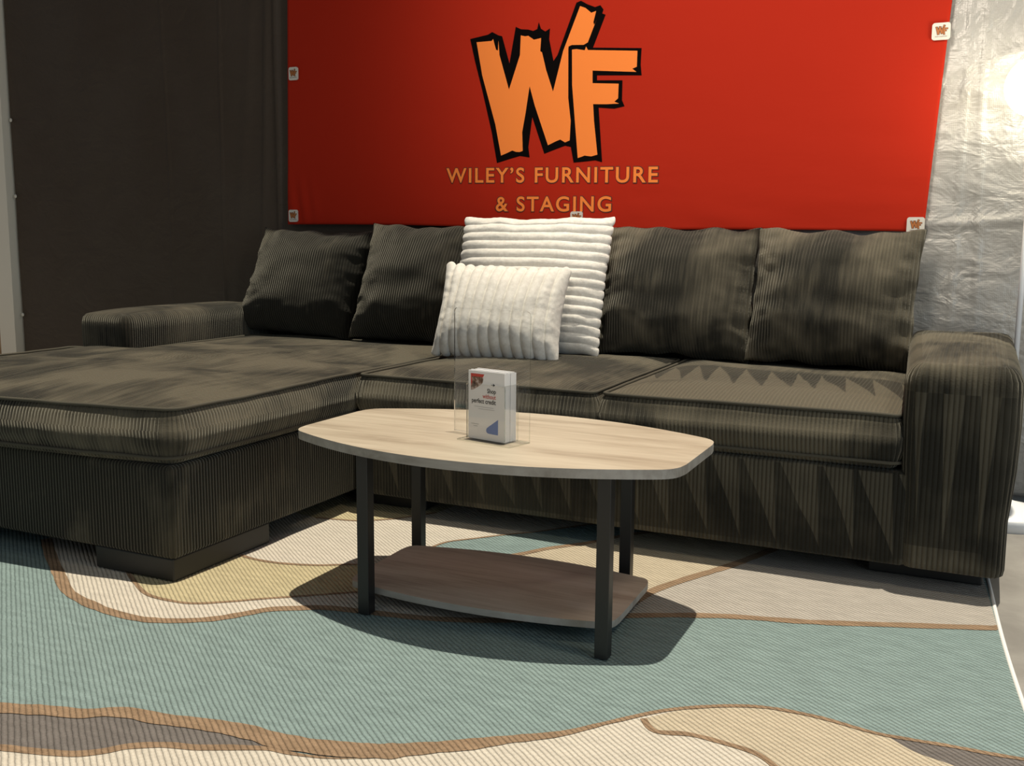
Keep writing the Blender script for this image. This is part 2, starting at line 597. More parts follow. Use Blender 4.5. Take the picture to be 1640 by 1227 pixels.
# ------------------------------------------------------------------ banner
RUG_A = [(-0.638, -0.686), (-0.514, -0.778), (-0.336, -0.898), (-0.22, -0.973), (-0.121, -1.008), (-0.014, -1.03), (0.089, -1.032), (0.169, -1.005), (0.24, -0.957), (0.284, -0.9), (0.319, -0.85), (0.368, -0.817), (0.433, -0.78), (0.529, -0.76), (0.715, -0.722), (0.918, -0.63), (1.108, -0.504), (1.311, -0.404), (1.52, -0.344), (1.723, -0.265), (1.936, -0.181)]
RUG_B = [(-0.269, -0.748), (-0.122, -0.846), (-0.024, -0.901), (0.057, -0.91), (0.128, -0.899), (0.201, -0.848), (0.27, -0.789), (0.343, -0.733), (0.428, -0.665), (0.527, -0.585), (0.678, -0.457)]
RUG_Cc = [(-0.022, -0.55), (0.043, -0.561), (0.126, -0.556), (0.225, -0.525), (0.309, -0.476), (0.43, -0.428), (0.549, -0.427), (0.674, -0.448)]
RUG_D = [(-0.064, -0.139), (0.011, -0.125), (0.09, -0.101), (0.181, -0.023), (0.256, 0.09)]
RUG_LU = [(0.423, -0.288), (0.438, -0.186), (0.493, -0.116), (0.57, -0.028), (0.634, 0.034), (0.725, 0.149), (0.838, 0.285)]
RUG_LL = [(0.423, -0.288), (0.557, -0.272), (0.641, -0.23), (0.687, -0.182), (0.738, -0.097), (0.825, 0.008), (0.907, 0.142), (1.044, 0.286)]
RUG_G = [(1.365, 0.294), (1.3, 0.107), (1.24, -0.041), (1.172, -0.178), (1.114, -0.324), (1.086, -0.51)]
RUG_E = [(0.117, -1.51), (0.192, -1.487), (0.284, -1.454), (0.349, -1.436), (0.391, -1.407), (0.438, -1.392), (0.494, -1.387), (0.567, -1.37), (0.642, -1.357), (0.696, -1.354), (0.752, -1.355), (0.824, -1.342), (0.886, -1.324), (0.942, -1.301), (0.978, -1.276), (1.055, -1.221), (1.112, -1.173), (1.194, -1.107), (1.261, -1.024), (1.352, -0.923), (1.48, -0.846), (1.595, -0.833), (1.706, -0.851), (1.773, -0.849), (1.838, -0.843), (1.906, -0.841), (1.975, -0.834)]
RUG_F = [(0.252, -1.609), (0.323, -1.589), (0.391, -1.571), (0.456, -1.549), (0.495, -1.52), (0.523, -1.487), (0.577, -1.455), (0.63, -1.439), (0.688, -1.411), (0.749, -1.386), (0.798, -1.381), (0.864, -1.365), (0.926, -1.337)]
RUG_H = [(1.31, -0.986), (1.345, -1.023), (1.406, -1.007), (1.478, -1.012), (1.529, -1.023), (1.568, -1.054), (1.607, -1.107)]
RUG_K = [(1.706, -0.851), (1.726, -0.849), (1.782, -0.892), (1.852, -0.915), (1.915, -0.957)]
LOGO_Wo = [(-0.149, 1.707), (-0.067, 1.718), (-0.048, 1.727), (-0.02, 1.712), (-0.003, 1.707), (0.003, 1.688), (0.031, 1.598), (0.058, 1.739), (0.081, 1.728), (0.114, 1.724), (0.135, 1.717), (0.153, 1.723), (0.159, 1.749), (0.169, 1.723), (0.188, 1.711), (0.208, 1.721), (0.205, 1.681), (0.225, 1.595), (0.242, 1.617), (0.319, 1.809), (0.338, 1.815), (0.366, 1.799), (0.397, 1.786), (0.419, 1.791), (0.432, 1.774), (0.427, 1.76), (0.441, 1.754), (0.393, 1.638), (0.324, 1.518), (0.309, 1.258), (0.28, 1.264), (0.248, 1.254), (0.19, 1.235), (0.135, 1.382), (0.119, 1.263), (0.125, 1.222), (0.082, 1.229), (0.039, 1.219), (-0.023, 1.203), (-0.048, 1.329), (-0.092, 1.497), (-0.127, 1.619)]
LOGO_Fo = [(0.288, 1.641), (0.302, 1.65), (0.338, 1.646), (0.361, 1.655), (0.382, 1.65), (0.387, 1.635), (0.59, 1.619), (0.588, 1.559), (0.593, 1.518), (0.411, 1.529), (0.411, 1.51), (0.516, 1.504), (0.516, 1.429), (0.527, 1.406), (0.484, 1.399), (0.42, 1.406), (0.439, 1.196), (0.41, 1.204), (0.378, 1.201), (0.318, 1.197), (0.307, 1.331), (0.295, 1.448)]
LOGO_Wi = [(-0.119, 1.692), (-0.05, 1.692), (-0.043, 1.699), (-0.029, 1.656), (-0.021, 1.652), (-0.019, 1.69), (-0.014, 1.634), (0.03, 1.495), (0.078, 1.628), (0.081, 1.704), (0.1, 1.699), (0.114, 1.7), (0.139, 1.683), (0.17, 1.687), (0.169, 1.635), (0.175, 1.632), (0.194, 1.562), (0.225, 1.477), (0.266, 1.63), (0.335, 1.795), (0.358, 1.786), (0.382, 1.766), (0.402, 1.771), (0.391, 1.728), (0.396, 1.725), (0.41, 1.753), (0.37, 1.656), (0.353, 1.648), (0.302, 1.651), (0.288, 1.639), (0.291, 1.448), (0.303, 1.36), (0.3, 1.284), (0.28, 1.277), (0.259, 1.289), (0.239, 1.282), (0.206, 1.268), (0.146, 1.426), (0.122, 1.504), (0.105, 1.398), (0.091, 1.324), (0.094, 1.249), (0.081, 1.245), (0.064, 1.246), (0.047, 1.252), (0.022, 1.242), (-0.004, 1.233), (-0.031, 1.359), (-0.092, 1.557)]
LOGO_Fi = [(0.304, 1.633), (0.322, 1.634), (0.358, 1.627), (0.363, 1.641), (0.371, 1.627), (0.574, 1.61), (0.573, 1.551), (0.555, 1.545), (0.572, 1.532), (0.48, 1.54), (0.392, 1.548), (0.393, 1.5), (0.501, 1.492), (0.5, 1.437), (0.485, 1.425), (0.505, 1.417), (0.452, 1.417), (0.397, 1.42), (0.402, 1.356), (0.419, 1.225), (0.393, 1.219), (0.365, 1.223), (0.35, 1.218), (0.336, 1.214), (0.318, 1.389), (0.307, 1.498)]

BY = 1.096


def f_ban(x, z):
    d = 0.0013 * noise.noise(Vector((x * 2.5, z * 4, 1.7)))
    e = max(0.0, 1 - (z - 0.93) / (0.07 if -0.1 < x < 0.55 else 0.20))
    d += 0.005 * e * noise.noise(Vector((x * 4 + z * 2, z * 14, 3.1)))
    c = max(0.0, 1 - abs(x + 1.04) / 0.14) * max(0.0, 1 - abs(z - 1.04) / 0.16)
    d += -0.012 * c * (0.5 + 0.5 * math.sin((x * 0.9 + (z - 1) * 0.12) * 110))
    d += ridge(x, -0.72, 0.004, 0.0012)
    return min(0.006, max(-0.012, d))


def ban_edge(z):
    t = (z - 0.93)
    return (-1.100 + 0.026 * t, 1.633 + 0.054 * t)


ban = sheet('banner', 0, 0, 0.0, 1.0, BY, M_BANNER, lambda x, z: 0, 4, 4)
bpy.data.objects.remove(ban)
vs, fs = [], []
nx, nz = 260, 130
for k in range(nz + 1):
    for i in range(nx + 1):
        a, b = i / nx, k / nz
        zb = 0.951 - 0.024 * a + 0.004 * math.sin(a * 9)
        z = zb + (2.35 - zb) * b
        xa, xb = ban_edge(z)
        x = xa + (xb - xa) * a
        vs.append((x, BY + f_ban(x, z), z))
for k in range(nz):
    for i in range(nx):
        q = k * (nx + 1) + i
        fs.append((q, q + 1, q + nx + 2, q + nx + 1))
ban = mesh('banner', vs, fs, M_BANNER)
sm = ban.modifiers.new('thickness', 'SOLIDIFY'); sm.thickness = 0.0015; sm.offset = 1
tag(ban, 'big red cloth banner with orange shop emblem and name hung behind the sofa', 'banner')


def dens2(pts, step=0.02):
    return densify(pts, step)


def flat_shape(name, polys, y, mat_, parent, follow=None, thick=0.0006):
    """flat printed shapes lying in the wall plane, with a hair of thickness"""
    bm = bmesh.new()
    for P in polys:
        vs_ = [bm.verts.new((x, y, z)) for x, z in P]
        f = bm.faces.new(vs_)
        if f.normal.y == 0: f.normal_update()
    bmesh.ops.triangulate(bm, faces=bm.faces[:])
    bm.normal_update()
    for f in bm.faces:
        if f.normal.y > 0: f.normal_flip()
    r = bmesh.ops.extrude_face_region(bm, geom=bm.faces[:])
    for v in [q for q in r['geom'] if isinstance(q, bmesh.types.BMVert)]: v.co.y += thick
    return bm_obj(name, bm, mat_, parent)


LY = BY - 0.0036
flat_shape('emblem_outline', [LOGO_Wo], LY, M_LOGO_BLACK, ban)
flat_shape('emblem_outline', [LOGO_Fo], LY - 0.0003, M_LOGO_BLACK, ban)
flat_shape('emblem_letter', [LOGO_Wi], LY - 0.0005, M_LOGO_ORANGE, ban)
for P_ in [[(0.289, 1.646), (0.30, 1.65), (0.305, 1.633), (0.308, 1.498), (0.319, 1.389), (0.326, 1.30), (0.330, 1.214), (0.318, 1.199), (0.306, 1.255), (0.305, 1.36), (0.293, 1.448)],
                          [(-0.043, 1.700), (-0.036, 1.676), (-0.029, 1.655), (-0.024, 1.654), (-0.0225, 1.690), (-0.03, 1.705)],
                          [(0.171, 1.690), (0.176, 1.69), (0.1765, 1.66), (0.1735, 1.634), (0.1675, 1.637)],
                          [(0.395, 1.726), (0.392, 1.722), (0.397, 1.722), (0.412, 1.757), (0.408, 1.762)]]:
    flat_shape('emblem_detail', [P_], LY - 0.0008, M_LOGO_BLACK, ban)
flat_shape('emblem_letter', [LOGO_Fi], LY - 0.0009, M_LOGO_ORANGE, ban)


def text_mesh(name, s, x0, x1, z0, z1, y, mat_, parent, offset=0.0, depth=0.0008, tilt=0.0, spacing=1.0, grow=0.0):
    cu = bpy.data.curves.new(name, 'FONT')
    cu.body = s; cu.size = 1.0; cu.offset = offset; cu.space_character = spacing; cu.extrude = 0.0; cu.resolution_u = 6
    tmp = bpy.data.objects.new(name, cu); COL.objects.link(tmp)
    bpy.context.view_layer.update()
    me = bpy.data.meshes.new_from_object(tmp.evaluated_get(bpy.context.evaluated_depsgraph_get()))
    bpy.data.objects.remove(tmp)
    xs = [v.co.x for v in me.vertices]; ys = [v.co.y for v in me.vertices]
    a, b, c, d = min(xs), max(xs), min(ys), max(ys)
    for v in me.vertices:
        tx = (v.co.x - a) / (b - a); ty = (v.co.y - c) / (d - c)
        x = x0 + (x1 - x0) * tx; z = z0 + (z1 - z0) * ty + tilt * tx
        v.co = (x, y, z)
    me.name = name
    bm = bmesh.new(); bm.from_mesh(me); bmesh.ops.remove_doubles(bm, verts=bm.verts, dist=1e-6)
    bm.normal_update()
    for f in bm.faces:
        if f.normal.y > 0: f.normal_flip()
    r = bmesh.ops.extrude_face_region(bm, geom=bm.faces[:])
    for v in [q for q in r['geom'] if isinstance(q, bmesh.types.BMVert)]: v.co.y += depth
    for f in bm.faces: f.smooth = False
    bm.to_mesh(me); bm.free()
    return link(name, me, parent, (mat_,))


LYT = LY
for s, x0, x1, z0, z1, tl in (("WILEY\u2019S FURNITURE", -0.261, 0.669, 1.1265, 1.188, -0.014), ('& STAGING', -0.027, 0.481, 1.006, 1.067, -0.004)):
    text_mesh('lettering_edge', s, x0 - 0.004, x1 + 0.004, z0 - 0.004, z1 + 0.003, LY - 0.0002, M_TEXT_EDGE, ban, offset=0.045, depth=0.0003, tilt=tl, spacing=1.18)
    text_mesh('lettering', s, x0, x1, z0, z1, LY - 0.0006, M_LOGO_ORANGE, ban, offset=0.016, depth=0.0003, tilt=tl, spacing=1.18)


def round_rect(w, h, r, n=6):
    return [(x, y) for x, y in rrect(-w / 2, w / 2, -h / 2, h / 2, r, n, 1.0)]


def clip(x, z, w, h, label):
    root = empty('banner_clip', (x, LY - 0.004, z))
    tag(root, label, 'clip', 'logo clips along the banner edges')
    flat_shape('plate', [round_rect(w, h, 0.009)], -0.004, M_STICKER, root, thick=0.006)
    cx, cz, sc = 0.20, 1.50, 0.034 / 0.62

    def tr(P): return [((a - cx) * sc, (b - cz) * sc + 0.004) for a, b in P]
    flat_shape('emblem_outline', [tr(LOGO_Wo), tr(LOGO_Fo)], -0.0046, M_STICKER_BROWN, root, thick=0.0003)
    flat_shape('emblem_letter', [tr(LOGO_Wi), tr(LOGO_Fi)], -0.0051, M_STICKER_ORANGE, root, thick=0.0003)
    text_mesh('lettering', "WILEY'S FURNITURE", -0.019, 0.019, -0.0185, -0.0155, -0.0046, M_STICKER_BROWN, root, depth=0.0002)
    return root


clip(-1.044, 1.622, 0.050, 0.057, 'upper white emblem clip on the left edge of the red banner')
clip(-1.062, 0.990, 0.050, 0.055, 'lower white emblem clip at the bottom left corner of the red banner')
clip(1.647, 1.598, 0.058, 0.056, 'upper white emblem clip on the right edge of the red banner')
clip(1.606, 0.951, 0.058, 0.056, 'lower white emblem clip at the bottom right, behind the cushion top')
clip(0.337, 0.978, 0.052, 0.052, 'white emblem clip peeking over the large white pillow, below the lettering')

# ------------------------------------------------------------------ rug
def edge_x(y): return 1.908 - 0.085 * y


RX0, RY0, RY1 = -2.4, -2.3, 0.95


def clipx(P):
    return [(min(x, edge_x(y) - 0.004), y) for x, y in P]


layers = []
A_ = crom(RUG_A); B_ = crom(RUG_B); C_ = crom(RUG_Cc); D_ = crom(RUG_D); LU_ = crom(RUG_LU); LL_ = crom(RUG_LL)
G_ = crom(RUG_G); E_ = crom(RUG_E); F_ = crom(RUG_F); H_ = crom(RUG_H); K_ = crom(RUG_K)
E_ = crom([(-0.9, -1.66), (-0.3, -1.62)] + RUG_E); F_ = crom([(-0.9, -1.78), (-0.2, -1.72)] + RUG_F)
layers.append((CREAM, A_ + [(1.94, 0.9), (-1.2, 0.9), (-0.9, 0.0)]))
layers.append((GOLD, [(-0.45, -0.55)] + B_ + C_[::-1] + [(-0.2, -0.50)]))
layers.append((GOLD, [(-0.5, -0.05)] + D_ + [(0.3, 0.5), (-0.5, 0.5)]))
layers.append((TEAL, LU_ + LL_[::-1]))
iA = min(range(len(A_)), key=lambda i: math.dist(A_[i], (1.108, -0.504)))
layers.append((TAN, [(0.60, -0.30)] + LL_[int(len(LL_) * 0.35):] + [(1.365, 0.294)] + G_ + [(0.9, -0.55), (0.7, -0.52)]))
layers.append((STONE, G_ + A_[iA + 1:] + [(1.94, 0.3)]))
iE = min(range(len(E_)), key=lambda i: math.dist(E_[i], (0.752, -1.355)))
iF = min(range(len(F_)), key=lambda i: math.dist(F_[i], (0.749, -1.386)))
layers.append((GREY, E_[:iE + 1] + F_[:iF + 1][::-1]))
iK = min(range(len(E_)), key=lambda i: math.dist(E_[i], (1.706, -0.851)))
layers.append((CREAM, F_[:] + [(0.98, -1.30)] + [p for p in E_ if p[0] > 1.0 and p[0] < 1.70] + K_ + [(1.94, -1.2), (1.98, -2.2), (-0.9, -2.2)]))
layers.append((TAN, H_ + [(1.70, -1.5), (1.96, -1.2)] + K_[::-1] + [p for p in E_ if 1.36 < p[0] < 1.70][::-1]))
layers.append((GREY, [p for p in E_ if p[0] >= 1.70] + [(2.0, -1.0)] + K_[::-1]))


def ribbon(pts, w0, w1=None, wf=None):
    n = len(pts); L, R_ = [], []
    for i in range(n):
        a, b = pts[max(i - 1, 0)], pts[min(i + 1, n - 1)]
        dx, dy = b[0] - a[0], b[1] - a[1]; l = math.hypot(dx, dy) or 1
        t = i / (n - 1)
        w = (w0 if w1 is None else w0 + (w1 - w0) * t) / 2
        if wf: w = wf(pts[i]) / 2
        w *= 1 + 0.25 * noise.noise(Vector((pts[i][0] * 30, pts[i][1] * 30, 0)))
        L.append((pts[i][0] - dy / l * w, pts[i][1] + dx / l * w)); R_.append((pts[i][0] + dy / l * w, pts[i][1] - dx / l * w))
    return L, R_


fe = F_[-1]
ribs = [(A_, 0.030, None), (B_, 0.012, None), (C_, 0.013, None), (D_, 0.012, None), (LU_, 0.010, None), (LL_, 0.022, None), (G_, 0.030, None),
        (F_, 0.020, lambda p: 0.020 * min(1, math.dist(p, fe) / 0.25)), (H_, 0.014, None)]
vs, fs, mi = [], [], []


def add_layer(P, z, m_):
    b = len(vs)
    for x, y in clipx(P): vs.append((x, y, z))
    fs.append(tuple(range(b, b + len(P)))); mi.append(m_)


# body of the rug: a thin slab
c4 = [(RX0, RY0), (edge_x(RY0), RY0), (edge_x(RY1), RY1), (RX0, RY1)]
for z in (FZ + 0.0005, -0.0030):
    for x, y in c4: vs.append((x, y, z))
fs += [(4, 5, 6, 7), (0, 1, 5, 4), (1, 2, 6, 5), (2, 3, 7, 6), (3, 0, 4, 7), (3, 2, 1, 0)]
mi += [TEAL] * 6
zl = -0.0029
for m_, P in layers:
    add_layer(P, zl, m_); zl += 0.0001


def strip(P, w, z, wf=None):
    L, R_ = ribbon(P, w, None, wf)
    b = len(vs)
    L, R_ = clipx(L), clipx(R_)
    for p, q in zip(L, R_):
        vs.append((*p, z)); vs.append((*q, z))
    for i in range(len(P) - 1):
        fs.append((b + 2 * i, b + 2 * i + 1, b + 2 * i + 3, b + 2 * i + 2)); mi.append(BROWN)


for P, w, wf_ in ribs: strip(P, w, zl, wf_); zl += 0.0001
strip(E_, 0.03, zl + 0.0001, lambda p: 0.040 + 0.012 * max(0, min(1, (p[0] - 0.5) / 0.3)) - 0.040 * max(0, min(1, (p[0] - 0.95) / 0.3)))
rug = mesh('rug', vs, fs, RUGM, None, None, False, mi)
bm = bmesh.new(); bm.from_mesh(rug.data)
big = [f for f in bm.faces if len(f.verts) > 4]
bmesh.ops.triangulate(bm, faces=big)
bm.normal_update()
for f in bm.faces:
    if f.normal.z < -0.5 and f.calc_center_median().z > -0.00295: f.normal_flip()
bm.to_mesh(rug.data); bm.free()
tag(rug, 'large woven rug with teal, cream, gold and brown wave pattern under sofa and coffee table', 'rug')
tube('edge_binding', [(edge_x(y) + 0.004 + 0.004 * math.sin(y * 5), y, -0.0055) for y in [RY0 + 0.03 * i for i in range(int((RY1 - RY0) / 0.03) + 1)]], 0.0054, mat('white_binding', (0.72, 0.71, 0.69), 0.8), rug)
COL.objects[-1]['label'] = 'white bound edge of the rug'

# ------------------------------------------------------------------ sofa
sofa = empty('sectional_sofa', (0, 0, 0))
tag(sofa, 'large dark olive brown corduroy sectional sofa with chaise on the left', 'sofa')
HB = 0.056


def base_prof(z0, z1, e=0.012):
    return [(e, z0), (e * 0.3, z0 + e * 0.4), (0, z0 + e), (0, (z0 + z1) / 2), (0, z1 - e), (e * 0.3, z1 - e * 0.3), (e, z1)]


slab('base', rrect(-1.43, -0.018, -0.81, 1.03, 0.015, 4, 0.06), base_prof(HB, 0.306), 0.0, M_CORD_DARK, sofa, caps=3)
slab('base', rrect(0.004, 1.70, 0.0, 1.03, 0.015, 4, 0.06), base_prof(HB, 0.306), 0.0, M_CORD_BASE, sofa, caps=3)
# back frame and its cloth
slab('back_frame', rrect(-1.15, 1.62, 1.00, 1.085, 0.03, 4, 0.06), base_prof(HB, 0.66, 0.03), 0.0, M_CORD, sofa, caps=3)
# feet
for a, b in (((-0.30, -0.808), (-0.022, -0.42)), ((-1.40, -0.808), (-1.20, -0.42)), ((-0.06, 0.09), (0.215, 0.30)), ((1.60, 0.11), (1.885, 0.32)),
             ((1.60, 0.80), (1.885, 1.0)), ((-1.40, 0.75), (-1.2, 0.98)), ((0.0, 0.75), (0.2, 0.98))):
    box('foot', (a[0], a[1], 0.0), (b[0], b[1], HB + 0.004), M_FOOT, sofa, 0.004)


def arm(x0, x1, y0, y1, ztop, mt, flare=0.0, fat=0.006):
    prof = [(0.012, HB), (0.003, HB + 0.006), (0, HB + 0.02), (0, 0.2), (-fat * 0.5, 0.33), (-fat, ztop - 0.15), (-fat, ztop - 0.06), (-fat * 0.8, ztop - 0.036), (0.0, ztop - 0.016), (0.012, ztop - 0.004), (0.026, ztop)]
    ol = [(x - (flare * (y - y0) / (y1 - y0) if x < (x0 + x1) / 2 else 0), y) for x, y in rrect(x0, x1, y0, y1, 0.035, 6, 0.03)]
    return slab('arm', ol, prof, 0.012, mt, sofa, caps=8, wob=0.006, seed=x0 * 3)


arm(1.684, 1.932, -0.008, 1.05, 0.592, corduroy('corduroy_arm', zig=(0.085, -1.48, -1.88, -0.02, 0.6), light_bias=0.10, period=0.0125), 0.06, 0.012)
arm(-1.42, -1.176, 0.165, 1.05, 0.588, M_CORD_SEAT)


def cushion(name, outline, z0, z1, center, crown, mt, wob, seed, capf=None):
    prof = [(0.030, z0), (0.012, z0 + 0.008), (0.002, z0 + 0.025), (-0.010, z0 + 0.055), (-0.013, z0 + 0.09), (-0.010, z1 - 0.055), (-0.002, z1 - 0.028), (0.006, z1 - 0.012), (0.012, z1 - 0.004)]
    o = slab(name, outline, prof, crown, mt, sofa, center, 18, wob, seed, capf=capf)
    me = o.data; n = len(outline)
    top = [me.vertices[(len(prof) - 1) * n + i].co.copy() for i in range(n)]
    nr = normals2(outline)
    pth = [(c.x + nr[i][0] * 0.003, c.y + nr[i][1] * 0.003, c.z + 0.003) for i, c in enumerate(top)]
    tube('piping', pth, 0.0052, M_PIPE, o, True)
    bot = [me.vertices[2 * n + i].co.copy() for i in range(n)]
    tube('piping', [(c.x + nr[i][0] * 0.002, c.y + nr[i][1] * 0.002, c.z - 0.004) for i, c in enumerate(bot)], 0.0045, M_PIPE, o, True)
    return o


Z0, Z1 = 0.306, 0.452
# chaise cushion: wide T shape that runs in front of the left arm
r_ = 0.055
out = []
def arc(cx, cy, r, a0, a1, n=6): return [(cx + r * math.cos(a0 + (a1 - a0) * i / n), cy + r * math.sin(a0 + (a1 - a0) * i / n)) for i in range(n + 1)]
L_ = [(-1.445 + r_ + (1.354 - r_) * i / 10 * 0.98, -0.815 - 0.045 * math.sin(PI * (0.06 + 0.9 * i / 10))) for i in range(10)] + arc(-0.006 - r_, -0.815 + r_, r_, -PI / 2, 0) + arc(-0.006 - r_, 0.93 - r_, r_, 0, PI / 2) + \
     arc(-1.165 + 0.03, 0.93 - 0.03, 0.03, PI / 2, PI) + [(-1.165, 0.17)] + arc(-1.445 + 0.04, 0.15 - 0.04, 0.04, PI / 2, PI) + arc(-1.445 + r_, -0.815 + r_, r_, PI, 1.5 * PI)[:-1]


def sag(x, y): return 0.010 * noise.noise(Vector((x * 2.3, y * 2.0, 0.4))) + 0.004 * noise.noise(Vector((x * 6, y * 4, 2.4)))


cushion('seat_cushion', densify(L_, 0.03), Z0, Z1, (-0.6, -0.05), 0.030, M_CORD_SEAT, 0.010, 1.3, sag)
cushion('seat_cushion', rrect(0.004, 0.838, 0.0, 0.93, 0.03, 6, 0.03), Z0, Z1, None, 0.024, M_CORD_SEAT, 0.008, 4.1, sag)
cushion('seat_cushion', rrect(0.846, 1.674, 0.0, 0.93, 0.03, 6, 0.03), Z0, Z1, None, 0.024, M_CORD_BRUSHED, 0.008, 7.7, sag)


def pillow(name, W_, H_, T_, mt, parent, ribs_=0, axis='x', amp=0.0, nx=60, nz=60, pw=3.0, ex=0.5, ear=0.05, crease=0.0, seed=0.0, low=0.0, asym=0.55, fuzz=0.0, shear=0.0):
    """stuffed cushion: width along x, height along z from 0, front toward -y"""
    vs, fs, uv = [], [], []
    idx = {}

    def prof(a): return max(0.0, 1 - abs(a) ** pw) ** ex
    for side in (-1, 1):
        for k in range(nz + 1):
            for i in range(nx + 1):
                if side == 1 and (i in (0, nx) or k in (0, nz)):
                    idx[(side, i, k)] = idx[(-1, i, k)]; continue
                a, b = -1 + 2 * i / nx, -1 + 2 * k / nz
                # denser near the rims
                a = math.sin(a * PI / 2) * 0.35 + a * 0.65; b = math.sin(b * PI / 2) * 0.35 + b * 0.65
                p = prof(a) * prof(b)
                x = a * W_ / 2 * (1 - ear * (1 - b * b)) ; z = b * H_ / 2 * (1 - ear * (1 - a * a))
                y = side * T_ * (asym if side < 0 else 1 - asym) * p * (1 + low * (-b))
                if ribs_:
                    q = (a if axis == 'x' else b)
                    q2 = max(-1, min(1, q + (0.018 * noise.noise(Vector((a * 1.3, b * 1.1, seed))) + 0.02 * (1 - (a * a if axis == 'z' else b * b))) * (1 - q * q)))
                    rr = abs(math.sin(PI * ribs_ * (q2 + 1) / 2)) ** 0.5
                    w = amp * rr
                    y += side * w * (0.25 + 0.75 * min(1, p * 2))
                    if axis == 'x': z += math.copysign(1, b) * w * 0.9 * abs(b) ** 9
                    else: x += math.copysign(1, a) * w * 0.9 * abs(a) ** 9
                if crease:
                    e = max(abs(a), abs(b)) ** 3
                    n1 = noise.noise(Vector((a * 2.2 + seed, b * 2.6, seed)))
                    n2 = noise.noise(Vector((a * 5 + b * 3 + seed, b * 7 - a * 2, 2 + seed)))
                    y += side * crease * (0.7 * n1 + 0.8 * n2 * e) * min(1, p * 3)
                    x += crease * 0.5 * noise.noise(Vector((b * 3 + seed, 1.1, a))) * abs(a) ** 3
                    z += crease * 0.8 * noise.noise(Vector((a * 3 + seed, 7.1, b))) * abs(b) ** 3
                if fuzz:
                    nn = noise.noise(Vector((x * 70, y * 70 + seed, z * 70)))
                    y += side * fuzz * nn; x += fuzz * nn * abs(a) ** 6; z += fuzz * nn * abs(b) ** 6
                x += shear * z
                idx[(side, i, k)] = len(vs); vs.append((x, y, z + H_ / 2))
    for side in (-1, 1):
        for k in range(nz):
            for i in range(nx):
                f = [idx[(side, i, k)], idx[(side, i + 1, k)], idx[(side, i + 1, k + 1)], idx[(side, i, k + 1)]]
                if side == 1: f.reverse()
                fs.append(tuple(f)); uv.append(tuple((vs[q][0], vs[q][2]) for q in f))
    return mesh(name, vs, fs, mt, parent, uv)


BZ = 0.462
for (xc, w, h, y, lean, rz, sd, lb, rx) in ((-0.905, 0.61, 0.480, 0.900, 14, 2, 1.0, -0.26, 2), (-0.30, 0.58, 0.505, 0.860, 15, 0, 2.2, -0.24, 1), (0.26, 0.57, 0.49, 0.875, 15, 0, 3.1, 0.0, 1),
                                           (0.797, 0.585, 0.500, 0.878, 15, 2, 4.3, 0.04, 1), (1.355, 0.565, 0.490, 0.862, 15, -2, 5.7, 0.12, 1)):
    o = pillow('back_cushion', w, h, 0.21, corduroy('corduroy_back', light_bias=lb), sofa, nx=64, nz=54, pw=3.0, ex=0.66, ear=0.045, crease=0.018, seed=sd, low=0.18, shear=0.16 if xc < -0.6 else (0.08 if xc < 0 else 0.0))  # lb puts the right-to-left fall-off of light into each cushion's nap colour
    o.location = (xc, y, BZ)
    o.rotation_euler = (math.radians(-lean), math.radians(rx), math.radians(rz))

# ------------------------------------------------------------------ white pillows
bp_ = pillow('throw_pillow', 0.615, 0.53, 0.15, M_PLUSH, None, 15, 'z', 0.010, 90, 260, 3.0, 0.62, 0.03, 0.010, 2.0, 0.1, fuzz=0.0010)
bp_.location = (0.27, 0.70, 0.470); bp_.rotation_euler = (math.radians(-17), 0, math.radians(0))
tag(bp_, 'large square white plush throw pillow with horizontal ribs leaning on the sofa back', 'pillow', 'white ribbed throw pillows')
sp_ = pillow('throw_pillow', 0.485, 0.335, 0.15, M_PLUSH, None, 12, 'x', 0.018, 300, 80, 2.6, 0.60, 0.05, 0.006, 6.0, 0.25, fuzz=0.0007)
sp_.location = (0.262, 0.49, 0.474); sp_.rotation_euler = (math.radians(-22), math.radians(1.5), math.radians(6))
tag(sp_, 'small oblong white plush throw pillow with vertical ribs in front of the large one', 'pillow', 'white ribbed throw pillows')

# ------------------------------------------------------------------ coffee table
tab = empty('coffee_table', (0.795, -0.545, 0))
tag(tab, 'low boat-shaped coffee table with grey oak top, black metal legs and lower shelf', 'table')


def boat(L, e, m_, r=0.035, n=20):
    pts = []
    # bottom arc left to right, then top arc back, ends straight
    for i in range(n + 1):
        t = -1 + 2 * i / n
        pts.append((L * t, -(e + (m_ - e) * (1 - t * t))))
    for i in range(n + 1):
        t = 1 - 2 * i / n
        pts.append((L * t, e + (m_ - e) * (1 - t * t)))
    # round the four corners by chaikin on corner vertices
    for _ in range(3):
        q = []
        for i, p in enumerate(pts):
            a, b = pts[i - 1], pts[(i + 1) % len(pts)]
            v1 = (p[0] - a[0], p[1] - a[1]); v2 = (b[0] - p[0], b[1] - p[1])
            c = abs(v1[0] * v2[1] - v1[1] * v2[0]) / ((math.hypot(*v1) * math.hypot(*v2)) or 1)
            if c > 0.25:
                l1, l2 = math.hypot(*v1), math.hypot(*v2)
                k1, k2 = min(0.3, r / l1), min(0.3, r / l2)
                q.append((p[0] - v1[0] * k1, p[1] - v1[1] * k1)); q.append((p[0] + v2[0] * k2, p[1] + v2[1] * k2))
            else: q.append(p)
        pts = q; r *= 0.5
    return pts


